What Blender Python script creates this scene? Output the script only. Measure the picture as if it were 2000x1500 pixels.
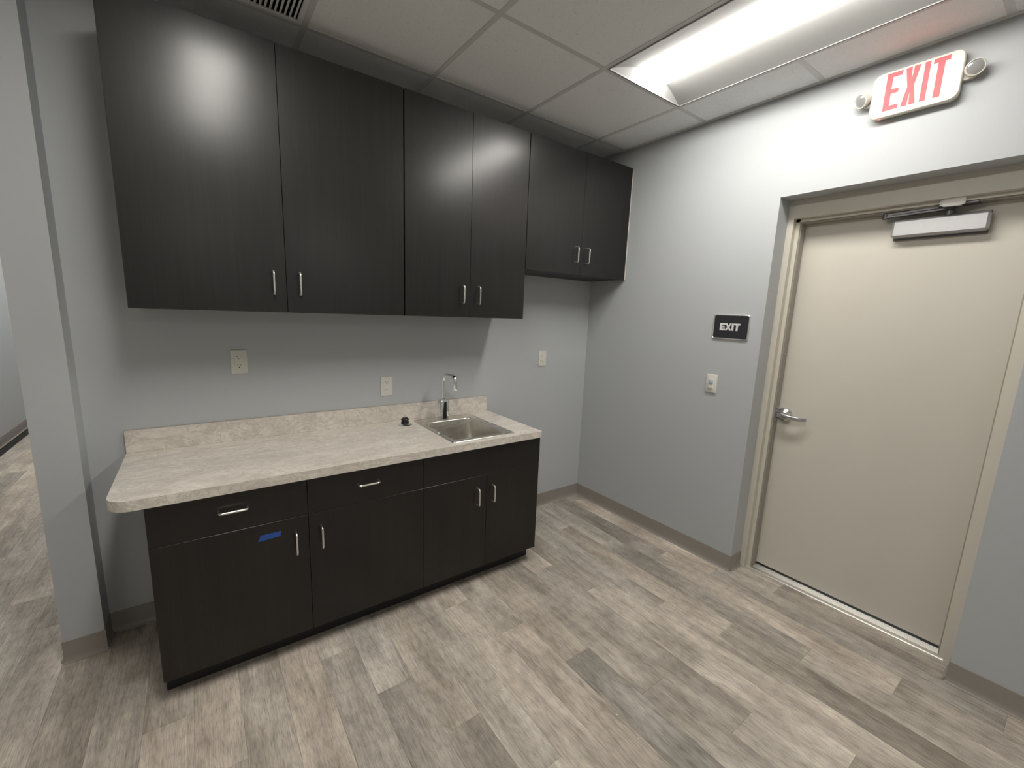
import bpy, bmesh, math, random
from math import sin, cos, pi, radians
from mathutils import Vector, Matrix
random.seed(7)
S = bpy.context.scene
for o in list(bpy.data.objects): bpy.data.objects.remove(o)
COL = S.collection

# ------------------------------------------------------------------ camera, world, exposure
FPX, CX, CY = 835.49, 994.13, 756.54
CAMP = Vector((-2.5864, -2.4848, 1.5379)); YAW, PITCH, ROLL = 0.6305, -0.1731, 0.0380
cam = bpy.data.cameras.new('camera'); cam.sensor_width = 36; cam.sensor_fit = 'HORIZONTAL'
cam.lens = FPX / 2000 * 36; cam.shift_x = (1000 - CX) / 2000; cam.shift_y = (CY - 750) / 2000
cam.clip_start = 0.05
co = bpy.data.objects.new('camera', cam); COL.objects.link(co); S.camera = co
fw = Vector((sin(YAW) * cos(PITCH), cos(YAW) * cos(PITCH), sin(PITCH)))
rt = Vector((cos(YAW), -sin(YAW), 0)); up = rt.cross(fw)
r2 = rt * cos(ROLL) + up * sin(ROLL); u2 = -rt * sin(ROLL) + up * cos(ROLL)
m = Matrix((r2, u2, -fw)).transposed().to_4x4(); m.translation = CAMP; co.matrix_world = m
w = bpy.data.worlds.new('world'); S.world = w; w.use_nodes = True
w.node_tree.nodes['Background'].inputs[0].default_value = (0.6, 0.65, 0.7, 1)
w.node_tree.nodes['Background'].inputs[1].default_value = 0.05
S.view_settings.view_transform = 'Standard'; S.view_settings.look = 'None'
S.view_settings.gamma = 1; S.view_settings.use_curve_mapping = False
S.view_settings.exposure = 1.33
LAMP = 13.0            # emission of the troffer lenses
LAMPCOL = (1.0, 0.965, 0.90)

# ------------------------------------------------------------------ dimensions (m), corner of back and right wall = origin
G = 0.6096; H = 2.7123; XS = -0.2955; YT = -0.255
XL = -4.29; YF = -8.2; YB = 7.4; XW = -9.6; YN = 3.0   # passage wall, wall behind the camera, passage end, far side of the open room
XK0, XK1, YK = -3.142, -3.0105, -0.124    # end of the partition
DU = 0.3432; ZT = 2.5737; ZB = 1.5005; ZB3 = 1.8039
ZC = 0.8547; CT = 0.0384; DC = 0.6269; DB = 0.6036
YO, YO2, ZO = -1.3454, -2.3155, 2.2002    # door opening

# ------------------------------------------------------------------ material helpers
def nt(name):
    m = bpy.data.materials.new(name); m.use_nodes = True
    t = m.node_tree; b = t.nodes['Principled BSDF']
    return m, t, b
def node(t, kind, **kw):
    n = t.nodes.new(kind)
    for k, v in kw.items():
        if k in n.inputs.keys(): n.inputs[k].default_value = v
        else: setattr(n, k, v)
    return n
def ramp(t, fac, stops):
    n = t.nodes.new('ShaderNodeValToRGB'); el = n.color_ramp.elements
    while len(el) < len(stops): el.new(0.5)
    for e, (p, c) in zip(el, stops):
        e.position = p; e.color = (c, c, c, 1) if not isinstance(c, tuple) else (*c, 1)
    t.links.new(fac, n.inputs[0]); return n.outputs[0]
def mix(t, a, b, fac, mode='MIX'):
    n = t.nodes.new('ShaderNodeMix'); n.data_type = 'RGBA'; n.blend_type = mode
    for s, v in ((n.inputs[0], fac), (n.inputs[6], a), (n.inputs[7], b)):
        if isinstance(v, (int, float)): s.default_value = v
        elif isinstance(v, tuple): s.default_value = (*v, 1)
        else: t.links.new(v, s)
    return n.outputs[2]
def coords(t, scale=(1, 1, 1), rnd=False, kind='Object'):
    c = t.nodes.new('ShaderNodeTexCoord'); out = c.outputs[kind]
    if rnd:
        i = t.nodes.new('ShaderNodeObjectInfo')
        mu = node(t, 'ShaderNodeMath', operation='MULTIPLY'); mu.inputs[1].default_value = 57.3
        t.links.new(i.outputs['Random'], mu.inputs[0])
        ad = node(t, 'ShaderNodeVectorMath', operation='ADD')
        t.links.new(out, ad.inputs[0]); t.links.new(mu.outputs[0], ad.inputs[1]); out = ad.outputs[0]
    mp = t.nodes.new('ShaderNodeMapping'); mp.inputs['Scale'].default_value = scale
    t.links.new(out, mp.inputs[0]); return mp.outputs[0]
def noise(t, vec, scale, detail=3, rough=0.55, dist=0.0):
    n = t.nodes.new('ShaderNodeTexNoise'); n.inputs['Scale'].default_value = scale
    n.inputs['Detail'].default_value = detail; n.inputs['Roughness'].default_value = rough
    n.inputs['Distortion'].default_value = dist
    t.links.new(vec, n.inputs['Vector']); return n.outputs[0]
def bump(t, b, h, strength, dist):
    n = t.nodes.new('ShaderNodeBump'); n.inputs['Strength'].default_value = strength
    n.inputs['Distance'].default_value = dist
    t.links.new(h, n.inputs['Height']); t.links.new(n.outputs[0], b.inputs['Normal'])
def plain(name, col, rough=0.5, metal=0.0, spec=0.5, nz=0.03, sc=40.):
    m, t, b = nt(name)
    f = noise(t, coords(t), sc, 2)
    t.links.new(mix(t, tuple(c * (1 - nz) for c in col), tuple(min(1, c * (1 + nz)) for c in col), f), b.inputs['Base Color'])
    b.inputs['Roughness'].default_value = rough; b.inputs['Metallic'].default_value = metal
    b.inputs['Specular IOR Level'].default_value = spec
    return m
def emit(name, col, strength, base=(0.8, 0.8, 0.8)):
    m, t, b = nt(name); b.inputs['Base Color'].default_value = (*base, 1)
    b.inputs['Emission Color'].default_value = (*col, 1); b.inputs['Emission Strength'].default_value = strength
    b.inputs['Roughness'].default_value = 0.5
    return m
M = {}
# painted wall: grey with a faint roller stipple
m, t, b = nt('wall_paint'); f = noise(t, coords(t), 160, 2)
t.links.new(mix(t, (0.450, 0.471, 0.486), (0.470, 0.491, 0.506), f), b.inputs['Base Color'])
b.inputs['Roughness'].default_value = 0.55; b.inputs['Specular IOR Level'].default_value = 0.35
bump(t, b, f, 0.06, 0.002); M['wall'] = m
# espresso laminate with fine vertical grain
m, t, b = nt('espresso_laminate')
v = coords(t, (1, 1, 1), rnd=True)
mp = coords(t, (190, 190, 2.2), rnd=True); g1 = noise(t, mp, 1.0, 4, 0.65)
mp2 = coords(t, (26, 26, 0.5), rnd=True); g2 = noise(t, mp2, 1.0, 3, 0.6)
c1 = ramp(t, g1, [(0.30, (0.0030, 0.0025, 0.0019)), (0.72, (0.0085, 0.0072, 0.0060))])
c2 = ramp(t, g2, [(0.30, 0.72), (0.70, 1.25)])
t.links.new(mix(t, c1, c2, 1.0, 'MULTIPLY'), b.inputs['Base Color'])
rr_ = ramp(t, g1, [(0.3, 0.50), (0.7, 0.56)]); t.links.new(rr_, b.inputs['Roughness'])
b.inputs['Specular IOR Level'].default_value = 0.24
b.inputs['Coat Weight'].default_value = 0.62; b.inputs['Coat Roughness'].default_value = 0.25; b.inputs['Coat IOR'].default_value = 1.5
bump(t, b, g1, 0.03, 0.0001); M['espresso'] = m
M['carcass'] = plain('dark_carcass', (0.018, 0.016, 0.015), 0.5)
M['melamine'] = plain('white_melamine', (0.62, 0.60, 0.55), 0.45)
M['toe'] = plain('toe_kick_black', (0.010, 0.009, 0.009), 0.6)
# marble pattern laminate
m, t, b = nt('marble_laminate')
v = coords(t, (1.0, 2.4, 1.5))
big = noise(t, v, 3.2, 5, 0.6, 1.2); vein = noise(t, v, 5.5, 8, 0.68, 2.6); fine = noise(t, v, 34, 6, 0.7, 0.8)
base = mix(t, (0.60, 0.555, 0.495), (0.80, 0.755, 0.69), ramp(t, big, [(0.30, 0.0), (0.72, 1.0)]))
vr = ramp(t, vein, [(0.0, 0.0), (0.455, 0.0), (0.490, 0.95), (0.502, 0.85), (0.545, 0.0)])
wk = ramp(t, fine, [(0.32, 0.15), (0.72, 1.0)])
vm = node(t, 'ShaderNodeMath', operation='MULTIPLY'); t.links.new(vr, vm.inputs[0]); t.links.new(wk, vm.inputs[1])
c = mix(t, base, (0.40, 0.36, 0.32), vm.outputs[0])
c = mix(t, c, ramp(t, fine, [(0.35, 0.86), (0.62, 1.03)]), 1.0, 'MULTIPLY')
t.links.new(c, b.inputs['Base Color']); b.inputs['Roughness'].default_value = 0.42; M['marble'] = m
# vinyl planks: weathered grey oak; object colour carries each plank's own tone
m, t, b = nt('vinyl_plank')
oi = t.nodes.new('ShaderNodeObjectInfo')
va = coords(t, (5.2, 1.5, 1), rnd=True); vb = coords(t, (120, 5.5, 1), rnd=True); vc = coords(t, (30, 2.6, 1), rnd=True)
vd = coords(t, (330, 17, 1), rnd=True); ve = coords(t, (13, 1.7, 1), rnd=True); vf = coords(t, (2.2, 1.0, 1), rnd=True)
cl = noise(t, va, 1.5, 4, 0.58, 0.7); gr = noise(t, vb, 1.0, 5, 0.74, 1.6); st = noise(t, vc, 1.0, 5, 0.66, 1.6); fi = noise(t, vd, 1.0, 3, 0.75); bl = noise(t, vf, 3.0, 3, 0.5, 0.4)
wv = t.nodes.new('ShaderNodeTexWave'); wv.wave_type = 'RINGS'; wv.inputs['Scale'].default_value = 3.2
wv.inputs['Distortion'].default_value = 7.0; wv.inputs['Detail'].default_value = 4; wv.inputs['Detail Scale'].default_value = 1.6
t.links.new(ve, wv.inputs['Vector'])
base = ramp(t, cl, [(0.30, (0.345, 0.303, 0.260)), (0.48, (0.480, 0.428, 0.370)), (0.70, (0.640, 0.578, 0.505))])
c = mix(t, base, ramp(t, gr, [(0.30, 0.58), (0.46, 0.98), (0.75, 1.12)]), 0.85, 'MULTIPLY')
c = mix(t, c, ramp(t, st, [(0.30, 0.66), (0.50, 1.0), (0.8, 1.14)]), 0.8, 'MULTIPLY')
c = mix(t, c, ramp(t, fi, [(0.32, 0.70), (0.56, 1.08)]), 0.85, 'MULTIPLY')
c = mix(t, c, ramp(t, bl, [(0.30, 0.80), (0.65, 1.12)]), 0.8, 'MULTIPLY')
c = mix(t, c, ramp(t, wv.outputs[0], [(0.0, 0.80), (0.35, 1.0), (1.0, 1.06)]), 0.45, 'MULTIPLY')
c = mix(t, c, oi.outputs['Color'], 1.0, 'MULTIPLY')
t.links.new(c, b.inputs['Base Color']); b.inputs['Roughness'].default_value = 0.52
b.inputs['Specular IOR Level'].default_value = 0.35
bump(t, b, gr, 0.18, 0.0006); M['plank'] = m
# ceiling tile: fissured mineral fibre
m, t, b = nt('ceiling_tile'); v = coords(t, rnd=True)
f1 = noise(t, v, 170, 3, 0.7); f2 = noise(t, v, 55, 3, 0.6)
pit = ramp(t, f1, [(0.30, 0.58), (0.40, 1.0)])
c = mix(t, mix(t, (0.855, 0.865, 0.865), (0.895, 0.905, 0.905), f2), pit, 0.75, 'MULTIPLY')
t.links.new(c, b.inputs['Base Color']); b.inputs['Roughness'].default_value = 0.9
b.inputs['Specular IOR Level'].default_value = 0.1
bump(t, b, pit, 0.25, 0.002); M['tile'] = m
M['tbar'] = plain('t_bar_white_enamel', (0.66, 0.66, 0.645), 0.45)
M['base'] = plain('grey_vinyl_cove_base', (0.285, 0.260, 0.235), 0.42, nz=0.05)
M['cap'] = plain('cove_base_lip', (0.36, 0.335, 0.30), 0.5)
M['door'] = plain('cream_door_paint', (0.610, 0.580, 0.515), 0.42, nz=0.012, sc=9)
M['frame'] = plain('cream_frame_paint', (0.630, 0.600, 0.525), 0.38, nz=0.02)
M['gasket'] = plain('weatherstrip_grey', (0.34, 0.315, 0.275), 0.5, nz=0.10, sc=60)
M['alu'] = plain('mill_aluminium', (0.80, 0.79, 0.75), 0.32, 1.0, nz=0.08, sc=70)
M['satin'] = plain('satin_chrome', (0.58, 0.58, 0.60), 0.27, 1.0)
M['closer'] = plain('aluminium_lacquer', (0.46, 0.46, 0.47), 0.36, 0.55)
M['closer_arm'] = plain('closer_arm_grey', (0.16, 0.16, 0.17), 0.38, 0.6)
M['black'] = plain('black_rubber', (0.012, 0.012, 0.015), 0.28)
M['dark'] = plain('shadow_gap_black', (0.006, 0.006, 0.006), 0.8)
M['pull'] = plain('brushed_nickel', (0.78, 0.77, 0.73), 0.30, 1.0, nz=0.04, sc=300)
M['chrome'] = plain('polished_chrome', (0.86, 0.87, 0.88), 0.06, 1.0, nz=0.01)
M['lens_clear'] = plain('clear_lamp_lens', (0.52, 0.52, 0.52), 0.12, 0.5)
m, t, b = nt('brushed_stainless'); v = coords(t, (6, 260, 260)); f = noise(t, v, 3.0, 2, 0.5)
t.links.new(ramp(t, f, [(0.3, (0.66, 0.635, 0.59)), (0.7, (0.72, 0.695, 0.65))]), b.inputs['Base Color'])
b.inputs['Metallic'].default_value = 1.0
t.links.new(ramp(t, f, [(0.3, 0.25), (0.7, 0.30)]), b.inputs['Roughness']); M['steel'] = m
M['plate'] = plain('white_plastic', (0.66, 0.65, 0.59), 0.35)
M['insert'] = plain('white_device', (0.70, 0.69, 0.63), 0.3)
M['slot'] = plain('slot_black', (0.03, 0.03, 0.028), 0.6)
M['bluelens'] = plain('sensor_lens_blue', (0.38, 0.50, 0.62), 0.2)
M['sign_white'] = plain('sign_housing_white', (0.66, 0.64, 0.57), 0.4)
M['red'] = emit('exit_red_lit', (1.0, 0.06, 0.075), 0.45, (0.50, 0.040, 0.045))
M['redled'] = emit('exit_red_downlight', (1.0, 0.06, 0.06), 3.0, (0.6, 0.05, 0.05))
M['sign_black'] = plain('sign_black', (0.020, 0.020, 0.026), 0.5)
M['sign_silver'] = plain('sign_silver', (0.72, 0.72, 0.72), 0.3, 0.9)
M['sign_text'] = plain('sign_letters', (0.72, 0.72, 0.72), 0.45)
M['troffer'] = plain('troffer_white_enamel', (0.29, 0.29, 0.285), 0.9, spec=0.0)
M['lens'] = emit('troffer_lens', LAMPCOL, LAMP)
M['grille'] = plain('grille_white_enamel', (0.78, 0.78, 0.78), 0.4)
M['tape'] = plain('blue_painters_tape', (0.020, 0.075, 0.33), 0.7, nz=0.08)
M['crumb'] = plain('white_plaster', (0.8, 0.79, 0.76), 0.9)
M['paper'] = plain('white_paper', (0.82, 0.81, 0.78), 0.7)

# ------------------------------------------------------------------ mesh helpers (world coordinates in, object-local out)
ORG = {}
def box(bm, x0, x1, y0, y1, z0, z1, bev=0.0, seg=1):
    vs = [bm.verts.new((x, y, z)) for x in (x0, x1) for y in (y0, y1) for z in (z0, z1)]
    fs = [bm.faces.new([vs[i] for i in q]) for q in ((0, 1, 3, 2), (4, 6, 7, 5), (0, 4, 5, 1), (2, 3, 7, 6), (0, 2, 6, 4), (1, 5, 7, 3))]
    if bev:
        es = {e for f in fs for e in f.edges}
        bmesh.ops.bevel(bm, geom=list(es), offset=bev, segments=seg, affect='EDGES', profile=0.5)
    return bm
def prism(bm, pts, fn, a0, a1):
    """polygon pts (2d) swept from a0 to a1; fn(p, q, a) -> xyz"""
    A = [bm.verts.new(fn(p, q, a0)) for p, q in pts]; B = [bm.verts.new(fn(p, q, a1)) for p, q in pts]
    n = len(pts)
    for i in range(n): bm.faces.new((A[i], A[(i + 1) % n], B[(i + 1) % n], B[i]))
    bm.faces.new(A[::-1]); bm.faces.new(B); return bm
FX = lambda p, q, a: (a, p, q)      # profile in y,z swept along x
FY = lambda p, q, a: (p, a, q)      # profile in x,z swept along y
FZ = lambda p, q, a: (p, q, a)      # profile in x,y swept along z
def loft(bm, loops, cap0=False, cap1=False, closed=True):
    L = [[bm.verts.new(p) for p in lp] for lp in loops]
    for A, B in zip(L, L[1:]):
        n = len(A)
        for i in range(n if closed else n - 1): bm.faces.new((A[i], A[(i + 1) % n], B[(i + 1) % n], B[i]))
    if cap0: bm.faces.new(L[0][::-1])
    if cap1: bm.faces.new(L[-1])
    return bm
def rrect(cx, cy, w, h, r, n=6):
    out = []
    for sx, sy, a in ((1, 1, 0), (-1, 1, 90), (-1, -1, 180), (1, -1, 270)):
        for k in range(n + 1):
            an = radians(a + 90 * k / n)
            out.append((cx + sx * (w / 2 - r) + r * cos(an), cy + sy * (h / 2 - r) + r * sin(an)))
    return out
def lathe(bm, prof, c, n=32, ax='z'):
    loops = []
    for r, h in prof:
        lp = []
        for k in range(n):
            a = 2 * pi * k / n
            if ax == 'z': lp.append((c[0] + r * cos(a), c[1] + r * sin(a), c[2] + h))
            elif ax == 'x': lp.append((c[0] + h, c[1] + r * cos(a), c[2] + r * sin(a)))
            else: lp.append((c[0] + r * cos(a), c[1] + h, c[2] + r * sin(a)))
        loops.append(lp)
    return loft(bm, loops, True, True)
def tube(bm, path, r, n=12):
    P = [Vector(p) for p in path]; loops = []; ref = None
    for i, p in enumerate(P):
        d = (P[min(i + 1, len(P) - 1)] - P[max(i - 1, 0)]).normalized()
        if ref is None: ref = d.orthogonal().normalized()
        ref = (ref - d * ref.dot(d)).normalized(); bi = d.cross(ref)
        rr = r[i] if isinstance(r, (list, tuple)) else r
        loops.append([p + (ref * cos(2 * pi * k / n) + bi * sin(2 * pi * k / n)) * rr for k in range(n)])
    return loft(bm, loops, True, True)
def arc(c, r, a0, a1, n, f): return [f(c[0] + r * cos(radians(a0 + (a1 - a0) * k / n)), c[1] + r * sin(radians(a0 + (a1 - a0) * k / n))) for k in range(n + 1)]
def obj(name, bm, mat, parent=None, origin=None, smooth=False, ang=35):
    o0 = ORG[parent.name] if parent is not None else Vector(origin or (0, 0, 0))
    bmesh.ops.recalc_face_normals(bm, faces=bm.faces)
    bm.transform(Matrix.Translation(-o0))
    me = bpy.data.meshes.new(name); bm.to_mesh(me); bm.free()
    me.materials.append(mat if not isinstance(mat, str) else M[mat])
    if smooth:
        me.polygons.foreach_set('use_smooth', [True] * len(me.polygons)); me.set_sharp_from_angle(angle=radians(ang))
    o = bpy.data.objects.new(name, me); COL.objects.link(o)
    if parent is not None: o.parent = parent
    else: o.location = o0
    ORG[o.name] = o0; return o
def thing(name, label, cat, loc, group=None, kind=None):
    o = bpy.data.objects.new(name, None); COL.objects.link(o); o.location = loc
    o.empty_display_size = 0.1; ORG[o.name] = Vector(loc); return tag(o, label, cat, group, kind)
def tag(o, label, cat, group=None, kind=None):
    o['label'] = label; o['category'] = cat
    if group: o['group'] = group
    if kind: o['kind'] = kind
    return o
def inst(name, me, loc, parent, rot=(0, 0, 0)):
    o = bpy.data.objects.new(name, me); COL.objects.link(o); o.parent = parent
    o.location = Vector(loc) - ORG[parent.name]; o.rotation_euler = rot; ORG[o.name] = Vector(loc); return o
NB = bmesh.new
def bobj(name, mat, parent, *b, bev=0.0, seg=1, smooth=False):
    return obj(name, box(NB(), *b, bev=bev, seg=seg), mat, parent, smooth=smooth)
def mesh_only(bm, name, mat, smooth=True):
    bmesh.ops.recalc_face_normals(bm, faces=bm.faces)
    me = bpy.data.meshes.new(name); bm.to_mesh(me); bm.free(); me.materials.append(M[mat])
    if smooth: me.polygons.foreach_set('use_smooth', [True] * len(me.polygons)); me.set_sharp_from_angle(angle=radians(35))
    return me

# ================================================================== THE SETTING
WT = 0.30
def wall(name, label, *boxes):
    bm = NB()
    for bx in boxes: box(bm, *bx)
    return tag(obj(name, bm, 'wall'), label, 'wall', kind='structure')
wall('wall_back', 'grey painted wall behind the sink counter and dark cabinets', (XK1, 0.0, 0, 0.13, 0, 3.0))
wall('wall_right', 'grey painted wall around the recessed cream exit door',
     (0, WT, YO, 0.13, 0, 3.0), (0, WT, YF, YO2, 0, 3.0), (0, WT, YO2, YO, ZO, 3.0))
wall('wall_partition', 'grey partition end standing proud beside the counter', (XK0, XK1, YK, YB, 0, 3.0))
wall('wall_left', 'grey passage wall beyond the partition end', (XW, XL, YN, YB, 0, 3.0))
wall('wall_west', 'grey wall on the far side of the open room', (XW - 0.15, XW, YF, YB, 0, 3.0))
wall('wall_front', 'grey wall behind the viewer closing the room', (XW, 0, YF - 0.15, YF, 0, 3.0))
wall('wall_far', 'grey wall closing the far end of the passage', (XL, XK0, YB, YB + 0.15, 0, 3.0))

# ---- floor: sub-floor with every plank a piece of its own
YPL = -5.2; XPL = -4.8     # planks are laid one by one up to here, then as one field
fl = tag(obj('floor', box(box(NB(), XW, 0.0, YF, YB, -0.12, -0.004), 0.0, WT, YO2, YO, -0.12, -0.004), 'dark'), 'grey brown wood look vinyl plank floor', 'floor', kind='structure')
PWID, PLEN, GAP = 0.15, 1.2, 0.0004
tones = {(8, -1): .72, (8, 0): .93, (5, -1): 1.16, (5, 0): .82, (6, 0): 1.14, (6, -1): .84, (6, -2): 1.15, (9, 0): 1.12, (9, -1): .98, (10, -1): 1.14, (10, 0): .95, (13, 0): 1.08, (13, -1): .84, (12, -1): .80, (12, 0): 1.04, (18, 0): .84, (18, -1): 1.12, (14, 0): 1.18, (14, -1): .95, (3, -1): .98, (3, -2): .78, (3, 0): 1.05, (2, -1): .78, (2, 0): 1.08, (1, -1): 1.06, (1, 0): .80, (4, -1): 1.12, (4, 0): 1.0, (0, 0): 1.16, (0, -1): .88, (7, -1): .90, (7, 0): .86, (7, -2): .95, (11, -1): 1.0, (19, 0): .86, (19, -1): 1.0, (-1, -1): .95}     # (row, index of the joint below it) -> tone
def tone(r, k):
    rnd = random.Random(r * 131 + k * 17 + 5)
    return rnd.choice([0.84, 0.90, 0.95, 1.0, 1.04, 1.08, 1.12])
pmesh = {}
def plank(r, k, x0, x1, y0, y1):
    lx, ly = x1 - x0 - GAP, y1 - y0 - GAP
    key = (round(lx, 3), round(ly, 3))
    if key not in pmesh:
        pmesh[key] = mesh_only(box(NB(), -lx / 2, lx / 2, -ly / 2, ly / 2, -0.004, 0.0, bev=0.0005), 'plank', 'plank', False)
    o = inst('plank', pmesh[key], ((x0 + x1) / 2, (y0 + y1) / 2, 0), fl)
    v = tones.get((r, k), tone(r, k)); hue = random.Random(r * 7 + k).uniform(-0.025, 0.025)
    o.color = (v * (1 + hue), v, v * (1 - hue), 1)
rows = range(-1, 32)
for r in rows:
    x1 = -PWID * r; x0 = x1 - PWID
    off = -1.3 + 0.3 * (r % 4)
    ylo = YPL if r >= 0 else YO2
    yhi = 0.0 if x1 > XK1 + .01 else ((YB if x0 >= XL - .01 else YN) if x1 <= XK0 + 0.02 else YK)
    if r == -1: yhi = YO
    k = -6
    while off + k * PLEN < yhi:
        a = max(ylo, off + k * PLEN); b_ = min(yhi, off + (k + 1) * PLEN)
        if b_ - a > 0.02: plank(r, k, x0, x1, a, b_)
        k += 1

pf = obj('plank_field', box(box(NB(), XW, XPL, YF, YN, -0.004, 0.0), XPL, 0.0, YF, YPL, -0.004, 0.0), 'plank', fl); pf['kind'] = 'stuff'; pf.color = (1, 1, 1, 1)
# ---- vinyl cove base
def cove(name, runs, label):
    bm = NB(); cap = NB()
    for axis, c, a0, a1, s in runs:       # wall plane coordinate c, room on side s
        prof = [(0, 0), (0, 0.0985), (0.0018, 0.0990), (0.0032, 0.0975), (0.0032, 0.026), (0.0045, 0.015), (0.0085, 0.0065), (0.0150, 0.0025), (0.0155, 0.0006), (0.0155, 0.0)]
        pr = [(c + s * p, q) for p, q in prof]
        prism(bm, pr, FX if axis == 'x' else FY, a0, a1)
    return tag(obj(name, bm, 'base', smooth=True, ang=25), label, 'baseboard', kind='structure')
cove('baseboard_back', [('x', 0.0, XK1, -0.003, -1)], 'grey brown vinyl cove base along the back wall')
cove('baseboard_right', [('y', 0.0, YO - 0.003, -0.001, -1), ('x', YO, 0.0, 0.1235, -1)], 'grey brown vinyl cove base between corner and door')
cove('baseboard_door', [('y', 0.0, YF, YO2 + 0.003, -1), ('x', YO2, 0.0, 0.1235, 1)], 'grey brown vinyl cove base past the hinge side of the door')
cove('baseboard_partition', [('x', YK, XK0 - 0.0032, XK1 + 0.0032, -1), ('y', XK1, YK, -0.0, 1), ('y', XK0, YK, YB, -1)], 'grey brown vinyl cove base wrapping the partition end')
cove('baseboard_left', [('y', XL, YN, YB, 1)], 'grey brown vinyl cove base along the passage wall')

# ---- suspended ceiling
ce = tag(obj('ceiling', box(NB(), XW, 0.0, YF, YB, H + 0.16, H + 0.20), 'dark'), 'suspended ceiling of grey white lay-in tiles in a T-bar grid', 'ceiling', kind='structure')
XG = [XS - G * i for i in range(-1, 8)]; YG = [YT + G * 13 - G * j for j in range(0, 25)]
TROF = [(0, 1), (3, 1), (0, 10), (3, 10), (5, -11), (5, -7)] + [(c, r) for c in (10, 13) for r in (-4, 10)]       # (column, row) of each 2 by 4 troffer
VENT = (3, 0)
taken = {(c, r) for c, r in TROF} | {(c, r + 1) for c, r in TROF} | {VENT}
tmesh = {}
NI, NJ = 15, 13
for i in range(-1, NI):
    for j in range(-13, NJ):
        if (i, j) in taken: continue
        xa, xb = max(XW, XS - G * (i + 1)), min(0.0, XS - G * i)
        ya, yb = max(YF, YT - G * (j + 1)), min(YB, YT - G * j)
        if xb - xa < .01 or yb - ya < .01: continue
        if (xa > XK1 and ya >= 0) or (xb < XL + .05 and ya >= YN): continue
        if xa > XK1 - .05: yb = min(yb, 0.0)
        lx, ly = xb - xa - 0.012, yb - ya - 0.012
        if lx < .01 or ly < .01: continue
        key = (round(lx, 3), round(ly, 3))
        if key not in tmesh: tmesh[key] = mesh_only(box(NB(), -lx / 2, lx / 2, -ly / 2, ly / 2, 0.0, 0.016, bev=0.001), 'ceiling_tile', 'tile', False)
        inst('ceiling_tile', tmesh[key], ((xa + xb) / 2, (ya + yb) / 2, H + 0.0012), ce)
TB = 0.0120
for i in range(0, NI + 1):       # main runners along y
    x = XS - G * i
    if x - TB < XW: continue
    hi = (YN if x < XL else YB) if x < XK0 - 0.05 else 0.0
    bobj('t_bar', 'tbar', ce, x - TB, x + TB, YF, hi, H - 0.0006, H + 0.0010)
for j in range(-13, NJ + 1):    # cross tees along x
    y = YT - G * j
    if y < YF or y > YB: continue
    x1 = 0.0 if y < 0 else XK0; xlo = XW if y < YN else XL
    cuts = sorted((XS - G * (c + 1), XS - G * c) for c, r in TROF if r + 1 == j and XS - G * c <= x1); a = xlo
    for q0, q1 in cuts + [(x1, None)]:
        if q0 - a > 0.02: bobj('t_bar', 'tbar', ce, a, q0, y - TB, y + TB, H - 0.0004, H + 0.0011)
        a = q1
bobj('wall_angle', 'tbar', ce, -0.022, 0.0, YF, 0.0, H - 0.0016, H + 0.0008)
bobj('wall_angle', 'tbar', ce, XK1, 0.0, -0.022, 0.0, H - 0.0014, H + 0.0008)

# ---- exit door in its deep opening
d1 = thing('door_1', 'cream steel exit door in a deep wall recess with lever and closer', 'door', (0.228, (YO + YO2) / 2, 0), kind='structure')
XF, XR, XD = 0.1235, 0.158, 0.228
def jamb(name, ys, sgn):      # profile in x,y swept up
    p = [(XF, ys), (XF, ys + sgn * 0.031), (XR, ys + sgn * 0.031), (XR, ys + sgn * 0.051), (XD - .002, ys + sgn * 0.051), (XD - .002, ys + sgn * 0.035), (WT, ys + sgn * 0.035), (WT, ys)]
    return obj(name, prism(NB(), p, FZ, 0.0, ZO), 'frame', d1)
jamb('jamb', YO, -1); jamb('jamb', YO2, 1)
ZH = 2.105
p = [(XF, ZO), (XF, ZH), (XR, ZH), (XR, ZH - 0.016), (XD - .002, ZH - 0.016), (XD - .002, ZH), (WT, ZH), (WT, ZO)]
obj('frame_head', prism(NB(), p, FY, YO2 + 0.031, YO - 0.031), 'frame', d1)
bobj('weatherstrip', 'gasket', d1, XR + 0.012, XD - 0.002, YO - 0.0565, YO - 0.051, 0.012, ZH - 0.016, bev=0.001)
bobj('weatherstrip', 'gasket', d1, XR + 0.012, XD - 0.002, YO2 + 0.051, YO2 + 0.0565, 0.012, ZH - 0.016, bev=0.001)
bobj('weatherstrip', 'gasket', d1, XR + 0.012, XD - 0.002, YO2 + 0.0565, YO - 0.0565, ZH - 0.0215, ZH - 0.016, bev=0.001)
for z in (0.42, 0.83, 1.02, 1.36, 1.60):
    obj('screw', lathe(NB(), [(0.0035, 0), (0.0030, -0.0015), (0.001, -0.002)], (XR + 0.05, YO - 0.0565, z), 8, 'y'), 'satin', d1, smooth=True)
leaf = bobj('door_leaf', 'door', d1, XD, XD + 0.045, YO2 + 0.038, YO - 0.038, 0.020, ZH - 0.004, bev=0.0015)
bobj('door_sweep', 'black', d1, XD + 0.004, XD + 0.04, YO2 + 0.038, YO - 0.038, 0.0065, 0.0205)
th = NB()      # ribbed aluminium threshold
p = [(0.150, 0.0), (0.153, 0.0045), (0.166, 0.0075)]
for k in range(6): p += [(0.170 + k * 0.009, 0.0078), (0.172 + k * 0.009, 0.0066), (0.176 + k * 0.009, 0.0066), (0.178 + k * 0.009, 0.0078)]
p += [(XD + 0.05, 0.0078), (XD + 0.05, 0.0)]
obj('threshold', prism(th, p, FY, YO2 + 0.031, YO - 0.031), 'alu', d1)
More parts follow.
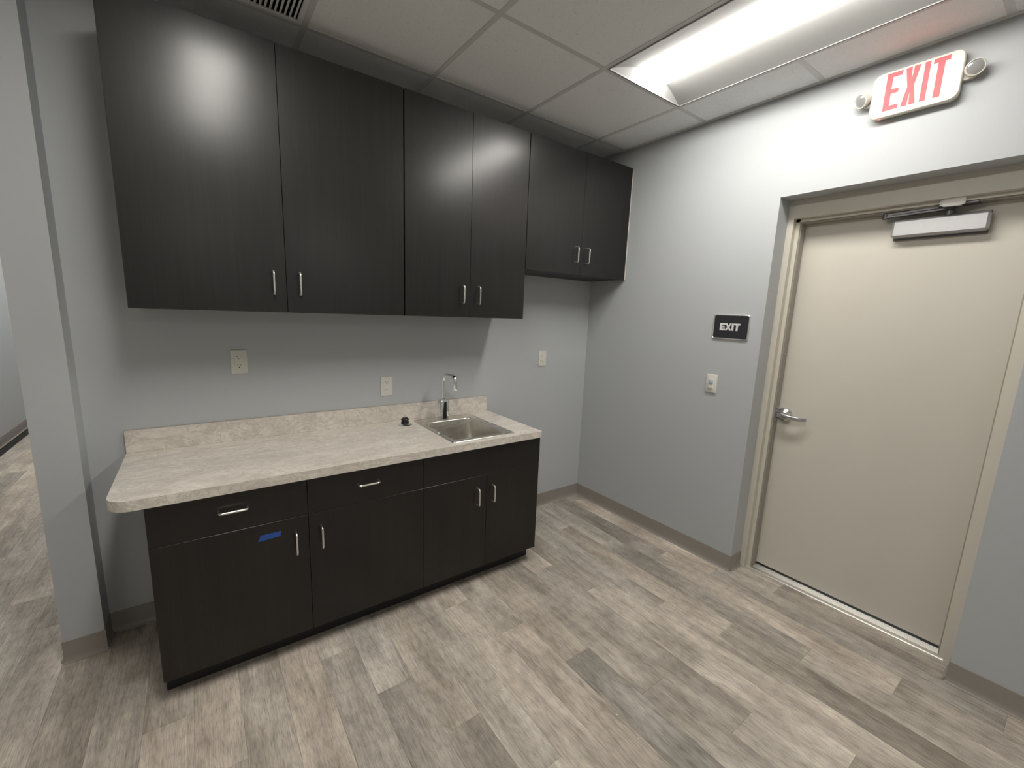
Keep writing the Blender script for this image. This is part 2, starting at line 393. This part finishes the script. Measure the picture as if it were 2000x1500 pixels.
# lever set
yl, zl = -1.437, 0.998
rose = obj('lever_rose', lathe(NB(), [(0.041, 0.0), (0.041, -0.004), (0.036, -0.013), (0.022, -0.020), (0.0175, -0.024), (0.0165, -0.052), (0.010, -0.060)], (XD, yl, zl), 36, 'x'), 'satin', d1, smooth=True)
lv = NB(); sec = []
for s, (dy, dx, wz, wx, dz) in enumerate([(0.020, -0.052, 0.0125, 0.009, 0.001), (0.0, -0.056, 0.0145, 0.009, 0.0), (-0.030, -0.058, 0.0135, 0.008, -0.002), (-0.062, -0.057, 0.0120, 0.007, -0.004), (-0.090, -0.053, 0.0115, 0.006, -0.005), (-0.112, -0.038, 0.0105, 0.0055, -0.004), (-0.124, -0.028, 0.0095, 0.005, -0.003)]):
    sec.append([(XD + dx + q, yl + dy, zl + dz + pz) for q, pz in rrect(0, 0, wx * 2, wz * 2, min(wx, wz) * 0.6, 3)])
obj('lever', loft(lv, sec, True, True), 'satin', rose, smooth=True)
# latch strike lip on the jamb
bobj('strike_lip', 'satin', d1, XR + 0.030, XR + 0.060, YO - 0.0585, YO - 0.0562, zl - 0.045, zl + 0.045, bev=0.002)
# closer with parallel arm
clo = obj('door_closer', box(NB(), XD - 0.052, XD - 0.014, -2.118, -1.792, 1.962, 2.044, bev=0.010, seg=1), 'closer', d1)
bobj('closer_plate', 'closer_arm', clo, XD - 0.016, XD - 0.0005, -2.113, -1.797, 1.955, 2.050, bev=0.001)
obj('pinion', lathe(NB(), [(0.016, 0.0), (0.016, 0.018), (0.011, 0.022), (0.011, 0.034)], (XD - 0.034, -1.985, 2.043), 20), 'closer_arm', clo, smooth=True)
ar = NB(); A = Vector((XD - 0.034, -1.985, 2.072)); Bp = Vector((XD - 0.048, -1.762, 2.062)); Cq = Vector((XR + 0.028, -2.005, 2.083))
def bar(bm, a, b, w_, h_):
    d = (b - a); n = Vector((-d.y, d.x, 0)).normalized() * w_ / 2; z = Vector((0, 0, h_ / 2))
    loft(bm, [[p + n + z, p - n + z, p - n - z, p + n - z] for p in (a, b)], True, True)
bar(ar, A, Bp, 0.020, 0.008)
obj('main_arm', ar, 'closer_arm', clo)
ar = NB(); bar(ar, Bp + Vector((0, 0, 0.010)), Cq, 0.016, 0.008); obj('forearm', ar, 'closer_arm', clo)
obj('elbow_joint', lathe(NB(), [(0.012, -0.008), (0.012, 0.018), (0.008, 0.021)], Bp, 18), 'closer_arm', clo, smooth=True)
bobj('soffit_bracket', 'closer_arm', clo, XR + 0.005, XR + 0.060, -2.075, -1.945, ZH - 0.026, ZH - 0.0165, bev=0.002)
wp = NB()      # white flap over the arm end
sec = []
for y, h, b_ in ((-1.955, 0.016, 0.004), (-1.968, 0.034, 0.009), (-2.022, 0.038, 0.010), (-2.036, 0.024, 0.006)):
    sec.append([(XR - 0.010 + q, y, 2.090 + pz) for q, pz in rrect(0, 0, b_ * 2, h, 0.003, 2)])
obj('arm_cover', loft(wp, sec, True, True), 'paper', clo, smooth=True)
bobj('door_backing', 'dark', d1, WT - 0.004, WT, YO2 + .03, YO - .03, 0.0, ZO)

# ================================================================== CABINETS
def pull_mesh():      # bow pull, 96 mm centres, long axis z, projecting to -y
    L, pr, r = 0.048, 0.030, 0.0046
    path = [(0, 0.0, -L), (0, -pr + 0.012, -L)] + [(0, -pr + 0.012 - 0.012 * sin(radians(a)), -L + 0.012 - 0.012 * cos(radians(a))) for a in (20, 40, 60, 80, 90)]
    path += [(p[0], p[1], -p[2]) for p in reversed(path)]
    return mesh_only(tube(NB(), path, r, 12), 'handle', 'pull')
PULL = pull_mesh()
def handle(door, x, yface, z, horiz=False):
    return inst('handle', PULL, (x, yface, z), door, (0, radians(90), 0) if horiz else (0, 0, 0))
DT = 0.019
def leaf_panel(name, parent, x0, x1, yf, z0, z1, g=0.0008):
    return obj(name, box(NB(), x0 + g, x1 - g, yf, yf + DT, z0 + g, z1 - g, bev=0.0008), 'espresso', parent)
def carcass(parent, x0, x1, yf, z0, z1, mat='carcass', inset=0.002):
    bm = NB(); T = 0.018; y0 = yf + DT + 0.001; xa, xb = x0 + inset, x1 - inset
    box(bm, xa, xa + T, y0, -0.0005, z0, z1); box(bm, xb - T, xb, y0, -0.0005, z0, z1)
    box(bm, xa + T, xb - T, y0, -0.0005, z0, z0 + T); box(bm, xa + T, xb - T, y0, -0.0005, z1 - T, z1)
    box(bm, xa + T, xb - T, -0.008, -0.0005, z0 + T, z1 - T)
    return obj('carcass', bm, mat, parent)
def upper(label, x0, xm, x1, z0, hz):
    c = thing('wall_cabinet', label, 'cabinet', ((x0 + x1) / 2, -DU / 2, z0), 'dark wall cabinets')
    carcass(c, x0, x1, -DU, z0 + 0.001, ZT - 0.001)
    bobj('shelf', 'carcass', c, x0 + 0.021, x1 - 0.021, -DU + 0.04, -0.009, (z0 + ZT) / 2, (z0 + ZT) / 2 + 0.018)
    a = leaf_panel('door', c, x0, xm, -DU, z0, ZT); handle(a, xm - 0.052, -DU, hz)
    b_ = leaf_panel('door', c, xm, x1, -DU, z0, ZT); handle(b_, xm + 0.052, -DU, hz)
    return c
upper('widest dark wood wall cabinet hung beside the partition end', -2.7917, -2.2548, -1.7124, ZB, 1.627)
upper('middle dark wood wall cabinet hung above the sink', -1.7078, -1.3215, -0.9352, ZB, 1.627)
c3 = upper('short dark wood wall cabinet hung high against the right wall', -0.9322, -0.4677, -0.0115, ZB3, 1.931)
bobj('filler_strip', 'espresso', c3, -0.0115, -0.0070, -DU + 0.004, -DU + 0.020, ZB3, ZT - 0.018)
bobj('scribe_edge', 'melamine', c3, -0.0070, -0.0005, -DU + 0.002, -DU + 0.020, ZB3 + 0.002, ZT - 0.020)
XBL, XB1, XBM, XB2, XBR, ZBB, ZD = -2.787, -2.2566, -1.7216, -1.3402, -0.9675, 0.0975, 0.6507
ZDT = ZC - CT - 0.006
def basecab(label, x0, x1):
    c = thing('base_cabinet', label, 'cabinet', ((x0 + x1) / 2, -DB / 2, 0), 'dark base cabinets')
    bm = NB(); T = 0.018; y0 = -DB + DT + 0.001; xa, xb = x0 + 0.002, x1 - 0.006; z0, z1 = ZBB, ZC - CT - 0.0005
    box(bm, xa, xa + T, y0, -0.017, z0, z1); box(bm, xb - T, xb, y0, -0.017, z0, z1)
    box(bm, xa + T, xb - T, y0, -0.017, z0, z0 + T); box(bm, xa + T, xb - T, -0.023, -0.017, z0 + T, z1)
    box(bm, xa + T, xb - T, y0, y0 + T, ZD - 0.02, ZD + 0.02); box(bm, xa + T, xb - T, y0, y0 + T, z1 - 0.03, z1)
    obj('carcass', bm, 'carcass', c)
    bobj('toe_kick', 'toe', c, x0 + 0.0005, x1 - 0.0005, -0.5243, -0.508, 0.0, ZBB)
    bobj('support', 'toe', c, x0 + 0.02, x0 + 0.038, -0.507, -0.03, 0.0, ZBB)
    bobj('support', 'toe', c, x1 - 0.038, x1 - 0.02, -0.507, -0.03, 0.0, ZBB)
    return c
b1 = basecab('dark wood base cabinet with two drawers and blue tape', XBL, XBM)
for x0, x1, hx in ((XBL, XB1, -2.524), (XB1, XBM, -1.998)):
    dw = leaf_panel('drawer', b1, x0, x1, -DB, ZD, ZDT); handle(dw, hx, -DB, 0.742, True)
for x0, x1, hx in ((XBL, XB1, -2.3095), (XB1, XBM, -2.207)):
    dr = leaf_panel('door', b1, x0, x1, -DB, ZBB, ZD); handle(dr, hx, -DB, 0.536)
b2 = basecab('dark wood sink base cabinet with one plain false front', XBM, XBR)
leaf_panel('false_front', b2, XBM, XBR + 0.0015, -DB, ZD, ZDT)
for x0, x1, hx in ((XBM, XB2, -1.404), (XB2, XBR, -1.304)):
    dr = leaf_panel('door', b2, x0, x1, -DB, ZBB, ZD); handle(dr, hx, -DB, 0.534)
bobj('end_panel_edge', 'melamine', b2, XBR - 0.001, XBR + 0.0035, -DB + 0.004, -0.018, ZBB + 0.012, 0.225)
obj('leveller_bolt', lathe(NB(), [(0.004, -0.004), (0.004, 0.022), (0.007, 0.022), (0.007, 0.028)], (XBR - 0.002, -0.585, 0.262), 12, 'x'), 'pull', b2, smooth=True)

# ---- countertop with sink cut-out, backsplash
ct = thing('countertop', 'pale marble look laminate countertop with backsplash over the base cabinets', 'countertop', (-1.93, -0.31, ZC))
XCL, XCR = -2.8838, -0.9755
SX0, SX1, SY0, SY1 = -1.547, -1.143, -0.5875, -0.058     # sink rim
bm = NB(); R = 0.07
out = [(XCL, -0.0008), (XCR, -0.0008), (XCR, -DC + 0.004), (XCR - 0.004, -DC)]
out += [(XCL + R + R * cos(radians(a)), -DC + R + R * sin(radians(a))) for a in range(270, 179, -9)]
hole = rrect((SX0 + SX1) / 2, (SY0 + SY1) / 2, SX1 - SX0 - 0.03, SY1 - SY0 - 0.03, 0.03, 4)
def ring(z):
    es = []
    for lp in (out, hole):
        vs = [bm.verts.new((x, y, z)) for x, y in lp]
        es += [bm.edges.new((vs[i], vs[(i + 1) % len(vs)])) for i in range(len(vs))]
    return es
es = ring(ZC)
top = bmesh.ops.triangle_fill(bm, use_beauty=True, edges=es)
fs = [g for g in top['geom'] if isinstance(g, bmesh.types.BMFace)]
ex = bmesh.ops.extrude_face_region(bm, geom=fs)
bmesh.ops.translate(bm, verts=[g for g in ex['geom'] if isinstance(g, bmesh.types.BMVert)], vec=(0, 0, -CT))
obj('worktop', bm, 'marble', ct)
bobj('backsplash', 'marble', ct, XCL + 0.0005, -0.9745, -0.021, -0.001, ZC + 0.0002, ZC + 0.1006, bev=0.0008)
bobj('sealant_bead', 'cap', ct, XCL + 0.001, -0.9745, -0.0045, -0.0005, ZC + 0.1004, ZC + 0.1030)

# ---- sink
sk = thing('sink', 'square stainless steel drop-in sink set in the marble look counter', 'sink', ((SX0 + SX1) / 2, (SY0 + SY1) / 2, ZC))
cx, cy = (SX0 + SX1) / 2, (SY0 + SY1) / 2; W_, D_ = SX1 - SX0, SY1 - SY0
bx0, bx1, by0, by1 = -1.513, -1.187, -0.548, -0.152
bcx, bcy, bw, bd = (bx0 + bx1) / 2, (by0 + by1) / 2, bx1 - bx0, by1 - by0
def lp(x, y, w_, h_, r, z): return [(a, b_, z) for a, b_ in rrect(x, y, w_, h_, r, 6)]
bm = NB()
loft(bm, [lp(cx, cy, W_ - .028, D_ - .028, .012, ZC - .001), lp(cx, cy, W_, D_, .018, ZC + .0008), lp(cx, cy, W_ - .003, D_ - .003, .018, ZC + .004), lp(cx, cy, W_ - .012, D_ - .012, .016, ZC + .0052), lp(cx, cy, W_ - .022, D_ - .022, .015, ZC + .0022), lp(bcx, bcy, bw + .010, bd + .010, .050, ZC + .0016)])
obj('rim', bm, 'steel', sk, smooth=True, ang=50)
bm = NB()
loft(bm, [lp(bcx, bcy, bw + .010, bd + .010, .050, ZC + .0016), lp(bcx, bcy, bw + .003, bd + .003, .047, ZC + .0000), lp(bcx, bcy, bw, bd, .045, ZC - .006), lp(bcx, bcy, bw - .008, bd - .008, .045, ZC - .120), lp(bcx, bcy, bw - .016, bd - .016, .045, ZC - .142), lp(bcx, bcy, bw - .045, bd - .045, .045, ZC - .156), lp(bcx, bcy, bw - .11, bd - .11, .04, ZC - .160), lp(bcx, bcy, .10, .10, .0499, ZC - .163)], False, True)
obj('bowl', bm, 'steel', sk, smooth=True, ang=60)
obj('drain', lathe(NB(), [(0.045, 0.0), (0.044, 0.003), (0.034, 0.001), (0.020, -0.001)], (bcx, bcy, ZC - .1628), 28), 'chrome', sk, smooth=True)
for x in (-1.215,): obj('hole_cover', lathe(NB(), [(0.013, 0), (0.012, 0.003), (0.004, 0.004)], (x, -0.078, ZC + .0022), 20), 'chrome', sk, smooth=True)

# ---- faucet
fx, fy = -1.363, -0.112
fa = thing('faucet', 'chrome gooseneck faucet with square body standing behind the sink', 'faucet', (fx, fy, ZC + 0.0022))
bm = NB(); z0 = ZC + 0.0022
loft(bm, [lp(fx, fy, .062, .056, .016, z0), lp(fx, fy, .062, .056, .016, z0 + .122), lp(fx, fy, .059, .053, .015, z0 + .126), lp(fx, fy, .030, .030, .012, z0 + .127)], True, True)
obj('body', bm, 'chrome', fa, smooth=True)
bm = NB(); prism(bm, [(fx - .008, z0 + .116), (fx + .010, z0 + .116), (fx + .010, z0 + .010), (fx - .017, z0 + .010)], FY, fy - .0288, fy - .0275)
obj('front_panel', bm, 'black', fa)  # dark tapered plate on the front of the body
obj('collar', lathe(NB(), [(0.017, 0), (0.017, 0.005), (0.0135, 0.008)], (fx, fy, z0 + .1265), 24), 'chrome', fa, smooth=True)
path = [(fx, fy, z0 + .13), (fx, fy, 1.04), (fx, fy, 1.100)] + [(fx, fy - 0.045 + 0.045 * cos(radians(a)), 1.100 + 0.045 * sin(radians(a))) for a in range(10, 91, 10)]
path += [(fx, fy - 0.10, 1.1455), (fx, fy - 0.128, 1.1450)] + [(fx, fy - 0.128 - 0.024 * sin(radians(a)), 1.121 + 0.024 * cos(radians(a))) for a in (20, 40, 60, 80, 90)] + [(fx, fy - 0.152, 1.100)]
obj('spout', tube(NB(), path, 0.0122, 16), 'chrome', fa, smooth=True)
obj('aerator', lathe(NB(), [(0.0140, 0.046), (0.0140, 0.004), (0.0120, 0.0)], (fx, fy - 0.152, 1.066), 20), 'chrome', fa, smooth=True)

# ---- sink strainer left on the counter
ss = thing('sink_strainer', 'upturned sink strainer with black rubber rings on the counter', 'strainer', (-1.622, -0.125, ZC))
c0 = (-1.622, -0.125, ZC)
obj('flange', lathe(NB(), [(0.020, 0.0), (0.043, 0.0005), (0.044, 0.003), (0.036, 0.009), (0.024, 0.011)], c0, 32), 'chrome', ss, smooth=True)
obj('basket', lathe(NB(), [(0.022, 0.010), (0.024, 0.013), (0.021, 0.024), (0.015, 0.030)], c0, 14), 'black', ss, smooth=True, ang=15)
obj('rubber_ring', lathe(NB(), [(0.012, 0.029), (0.022, 0.030), (0.025, 0.034), (0.022, 0.037), (0.020, 0.040), (0.015, 0.044), (0.006, 0.0455)], c0, 32), 'black', ss, smooth=True)
obj('stem', lathe(NB(), [(0.0042, 0.044), (0.0042, 0.060), (0.003, 0.062)], c0, 14), 'pull', ss, smooth=True)

# ---- blue tape
bm = NB(); prism(bm, [(-2.449, .5785), (-2.437, .6040), (-2.3625, .6045), (-2.3655, .5825)], FY, -DB - 0.0004, -DB - 0.00005)
tag(obj('tape_strip', bm, 'tape', origin=(-2.405, -DB, .59)), 'torn strip of blue masking tape stuck on a base cabinet door', 'tape')

# ================================================================== WALL DEVICES
def outlet(label, xc, zc, ww=0.071, hh=0.117):
    o = thing('outlet', label, 'outlet', (xc, 0, zc), 'white duplex outlets on the back wall')
    bm = NB(); loft(bm, [[(a, y, b_) for a, b_ in rrect(xc, zc, w_, h_, .004, 3)] for y, w_, h_ in ((-.0003, ww, hh), (-.004, ww, hh), (-.0062, ww - .004, hh - .004))], True, True)
    pl = obj('cover_plate', bm, 'plate', o, smooth=True)
    bm = NB(); loft(bm, [[(a, y, b_) for a, b_ in rrect(xc, zc, w_, h_, .002, 2)] for y, w_, h_ in ((-.005, .034, .067), (-.0082, .033, .066))], True, True)
    iv = obj('receptacle', bm, 'insert', o)
    for s in (1, -1):
        z = zc + s * 0.0215 + 0.003
        bobj('slot', 'slot', iv, xc - .0078, xc - .0055, -.0086, -.0080, z - .002, z + .006)
        bobj('slot', 'slot', iv, xc + .0055, xc + .0075, -.0086, -.0080, z - .001, z + .005)
        obj('ground_hole', lathe(NB(), [(.0028, -.0086), (.0028, -.0080)], (xc, 0, z - .0085), 10, 'y'), 'slot', iv)
    for s in (1, -1): bobj('button', 'plate', iv, xc - .006, xc + .006, -.0092, -.0080, zc + s * .0042 - .0024, zc + s * .0042 + .0024)
    for s in (1, -1): obj('screw', lathe(NB(), [(.0028, -.0068), (.0028, -.0060)], (xc, 0, zc + s * .048), 10, 'y'), 'plate', o)
    return o
outlet('white outlet on the back wall under the widest wall cabinet', -2.432, 1.248)
outlet('white outlet on the wall just above the backsplash near the faucet', -1.688, 1.073)
outlet('white outlet on open wall between sink counter and room corner', -0.472, 1.204, 0.075)
# occupancy switch on the right wall
sw = thing('sensor_switch', 'white wall switch with blue sensor lens under the black exit plaque', 'switch', (0, -1.0905, 1.148))
def rr_yz(yc, zc, w_, h_, r, x, n=3): return [(x, a, b_) for a, b_ in rrect(yc, zc, w_, h_, r, n)]
bm = NB(); loft(bm, [rr_yz(-1.0905, 1.148, .070, .116, .003, -.0003), rr_yz(-1.0905, 1.148, .070, .116, .003, -.006), rr_yz(-1.0905, 1.148, .064, .110, .003, -.0085)], True, True)
obj('cover_plate', bm, 'plate', sw, smooth=True)
bobj('sensor_body', 'insert', sw, -.0115, -.0080, -1.1075, -1.0735, 1.115, 1.181, bev=.001)
bm = NB(); loft(bm, [rr_yz(-1.0915, 1.160, .026, .028, .006, -.0112), rr_yz(-1.0915, 1.160, .022, .024, .006, -.0165), rr_yz(-1.0915, 1.160, .010, .012, .004, -.019)], True, True)
obj('sensor_lens', bm, 'bluelens', sw, smooth=True)
bobj('push_button', 'plate', sw, -.0135, -.0112, -1.105, -1.076, 1.116, 1.137, bev=.001)
bobj('button_slot', 'slot', sw, -.0141, -.0134, -1.1035, -1.0775, 1.1185, 1.1205)

# block letters as polygons in a unit box (w by 1)
def letters(th):
    E_ = lambda w_, s: [(0, 0), (w_, 0), (w_, s), (th, s), (th, .5 - s / 2), (w_ * .88, .5 - s / 2), (w_ * .88, .5 + s / 2), (th, .5 + s / 2), (th, 1 - s), (w_, 1 - s), (w_, 1), (0, 1)]
    X_ = lambda w_, s: [(0, 0), (th, 0), (w_ / 2, .36), (w_ - th, 0), (w_, 0), (w_ / 2 + th * .52, .5), (w_, 1), (w_ - th, 1), (w_ / 2, .64), (th, 1), (0, 1), (w_ / 2 - th * .52, .5)]
    I_ = lambda w_, s: [(0, 0), (w_, 0), (w_, 1), (0, 1)]
    T_ = lambda w_, s: [(w_ / 2 - th / 2, 0), (w_ / 2 + th / 2, 0), (w_ / 2 + th / 2, 1 - s), (w_, 1 - s), (w_, 1), (0, 1), (0, 1 - s), (w_ / 2 - th / 2, 1 - s)]
    return E_, X_, I_, T_
def put_letters(parent, mat, spans, zb, hgt, th, s, x0, x1):
    for fn, (ya, yb) in zip(letters(th), spans):      # reads left to right towards -y
        pts = [(ya - px * hgt, zb + pz * hgt) for px, pz in fn((ya - yb) / hgt, s)]
        obj('letter', prism(NB(), pts, FX, x0, x1), mat, parent)
# lit exit sign with emergency heads
es_ = thing('exit_sign', 'white lit exit sign with red letters and two emergency lamp heads', 'exit sign', (0, -1.836, 2.549))
YC, ZC_ = -1.836, 2.5485
bm = NB(); loft(bm, [rr_yz(YC, ZC_, .284, .177, .026, -.0003, 6), rr_yz(YC, ZC_, .284, .177, .026, -.022, 6), rr_yz(YC, ZC_, .292, .185, .030, -.023, 6), rr_yz(YC, ZC_, .292, .185, .030, -.037, 6), rr_yz(YC, ZC_, .286, .179, .028, -.041, 6)], True, True)
obj('housing', bm, 'sign_white', es_, smooth=True)
put_letters(es_, 'red', [(-1.739, -1.791), (-1.800, -1.848), (-1.861, -1.879), (-1.888, -1.938)], 2.481, 0.150, 0.138, 0.118, -.0422, -.0408)
bobj('status_lamp', 'redled', es_, -.034, -.026, -1.734, -1.727, 2.4545, 2.4575)
for yy, s in ((-1.660, 1), (-2.014, -1)):
    br = NB(); loft(br, [rr_yz(yy - s * .018, 2.549, .040, .050, .012, x, 4) for x in (-.0003, -.020)], True, True)
    obj('lamp_arm', br, 'sign_white', es_, smooth=True)
    ax = Vector((-0.80, 0.42 if s > 0 else -0.30, -0.30 if s > 0 else -0.22)).normalized(); c_ = Vector((-.038, yy, 2.553))
    def head(prof, mat, name, par):
        a = ax.orthogonal().normalized(); b_ = ax.cross(a); b2_ = NB()
        loft(b2_, [[c_ + ax * h + (a * cos(2 * pi * k / 28) + b_ * sin(2 * pi * k / 28)) * r for k in range(28)] for r, h in prof], True, True)
        return obj(name, b2_, mat, par, smooth=True)
    hd = head([(0.016, -0.020), (0.026, -0.014), (0.030, 0.0), (0.030, 0.014), (0.027, 0.0155), (0.0255, 0.013)], 'sign_white', 'lamp_head', es_)
    head([(0.0255, 0.0125), (0.022, 0.0150), (0.010, 0.0165)], 'lens_clear', 'lamp_lens', hd)
# small black EXIT plaque
sp = thing('exit_plaque', 'small black exit plaque with silver rim on the right wall', 'sign', (0, -1.167, 1.5015))
bm = NB(); loft(bm, [rr_yz(-1.167, 1.5015, .216, .147, .012, -.0003, 5), rr_yz(-1.167, 1.5015, .216, .147, .012, -.006, 5), rr_yz(-1.167, 1.5015, .208, .139, .010, -.009, 5), rr_yz(-1.167, 1.5015, .202, .133, .009, -.0065, 5)], True, True)
obj('rim', bm, 'sign_silver', sp, smooth=True)
bm = NB(); loft(bm, [rr_yz(-1.167, 1.5015, .2015, .1325, .009, -.006, 5), rr_yz(-1.167, 1.5015, .2015, .1325, .009, -.0075, 5)], True, True)
obj('face', bm, 'sign_black', sp)
put_letters(sp, 'sign_text', [(-1.104, -1.137), (-1.1355, -1.174), (-1.1755, -1.1865), (-1.1880, -1.2250)], 1.480, 0.0435, 0.255, 0.23, -.0092, -.0074)

# ================================================================== CEILING FIXTURES
def troffer_parts():
    hw, hl = G / 2 - 0.013, G - 0.013      # local frame: centre of the opening, z = 0 at the ceiling
    refl = NB()
    for s in (-1, 1):
        pr = [(s * hw, 0.0), (s * (hw - .010), 0.0045), (s * .235, .020), (s * .175, .040), (s * .125, .052), (s * .104, .056)]
        loft(refl, [[(x, y, z) for x, z in pr] for y in (-hl + .004, hl - .004)], closed=False)
    ends = []
    for s in (-1, 1):
        e = NB(); n = 12; lo = []; hi = []
        for k in range(n + 1):
            x = -hw + 2 * hw * k / n; u = abs(x) / hw
            zt = 0.056 * (1 - max(0, (u - .30) / .70) ** 1.35) + .0005
            lo.append((x, s * hl, 0.0)); hi.append((x, s * (hl - 0.030 * (zt / .056)), zt))
        loft(e, [lo, hi], closed=False); ends.append(e)
    fr = NB()
    for s in (-1, 1):
        box(fr, s * hw - .002, s * hw + .006, -hl - .006, hl + .006, -0.0025, 0.004); box(fr, -hw, hw, s * hl - .002, s * hl + .006, -0.0025, 0.004)
    hous = box(NB(), -hw - .004, hw + .004, -hl - .004, hl + .004, 0.064, 0.10)
    ln = NB(); le = hl - 0.028
    def sec(f): return [(.104 * cos(radians(a)), .054 - .046 * f * sin(radians(a))) for a in range(0, 181, 12)]
    loft(ln, [[(x, y, z) for x, z in sec(f)] for y, f in ((-le, 0.90), (-le + .006, 1.0), (le - .006, 1.0), (le, 0.90))], True, True, closed=True)
    return [('housing', hous, 'troffer', False), ('frame', fr, 'troffer', False), ('reflector', refl, 'troffer', True), ('end_plate', ends[0], 'troffer', True), ('end_plate', ends[1], 'troffer', True), ('lens', ln, 'lens', True)]
TP = [(n, mesh_only(b_, n, mt, sm)) for n, b_, mt, sm in troffer_parts()]
TL = {(0, 1): 'lit recessed ceiling troffer beside the exit sign', (3, 1): 'lit recessed ceiling troffer next to the ceiling vent', (5, -7): 'lit recessed ceiling troffer over the mouth of the passage', (5, -11): 'lit recessed ceiling troffer over the passage behind the partition'}
for cr in TROF:  # troffers without a TL label are unseen, added to raise the light level
    c, r = cr
    x = XS - G * (c + .5); y = YT - G * (r + 1)
    o = thing('ceiling_light', TL.get(cr, 'added ceiling troffer filling the unseen open room with light'), 'ceiling light', (x, y, H), 'recessed ceiling troffers' if cr in TL else 'added fill troffers of the open room')
    for n, me in TP: inst(n, me, (x, y, H), o)
# return air grille
vx1, vx0 = XS - G * VENT[0] - .013, XS - G * (VENT[0] + 1) + .013; vy1, vy0 = YT - .013, YT - G + .013
vt = thing('ceiling_vent', 'white louvred return air grille set in the ceiling grid', 'vent', ((vx0 + vx1) / 2, (vy0 + vy1) / 2, H))
FWD = 0.020
bm = NB()
for q in ((vx0, vx1, vy1 - FWD, vy1), (vx0, vx1, vy0, vy0 + FWD), (vx0, vx0 + FWD, vy0 + FWD, vy1 - FWD), (vx1 - FWD, vx1, vy0 + FWD, vy1 - FWD)): box(bm, *q, H - 0.0035, H + 0.004, bev=0.0008)
obj('frame', bm, 'grille', vt)
bobj('plenum', 'dark', vt, vx0 + .005, vx1 - .005, vy0 + .005, vy1 - .005, H + 0.06, H + 0.064)
n = int((vx1 - vx0 - 2 * FWD) / 0.018); ly = vy1 - vy0 - 2 * FWD
sl = prism(NB(), [(-.0055, -.0015), (-.0030, -.0030), (.0015, -.0028), (.0075, .012), (.0055, .013), (-.0015, .002)], FY, -ly / 2, ly / 2)
SLAT = mesh_only(sl, 'slat', 'grille', False)
for k in range(n): inst('slat', SLAT, (vx1 - FWD - 0.009 - 0.018 * k, (vy0 + vy1) / 2, H), vt)

# ---- crumbs of plaster on the floor
def floor_pt(u, v):
    d = fw + r2 * ((u - CX) / FPX) - u2 * ((v - CY) / FPX); return CAMP + d * (-CAMP.z / d.z)
for k, (u, v, s, lb) in enumerate([(981, 1349, .0040, 'tiny white plaster crumb lying in mid floor'), (810, 1196, .0028, 'tiny white plaster crumb near the cabinet toe kick'), (1204, 1397, .0040, 'small white plaster flake on a light plank'), (1247, 1443, .0030, 'tiny white plaster crumb beside a light plank edge')]):
    p = floor_pt(u, v); bm = NB(); bmesh.ops.create_icosphere(bm, subdivisions=1, radius=s)
    rnd = random.Random(k)
    for q in bm.verts: q.co *= rnd.uniform(.7, 1.2); q.co.z *= .6
    zmin = min(q.co.z for q in bm.verts); bm.transform(Matrix.Translation(p + Vector((0, 0, -zmin))))
    tag(obj('plaster_crumb', bm, 'crumb', origin=p), lb, 'crumb', 'plaster crumbs on the floor')
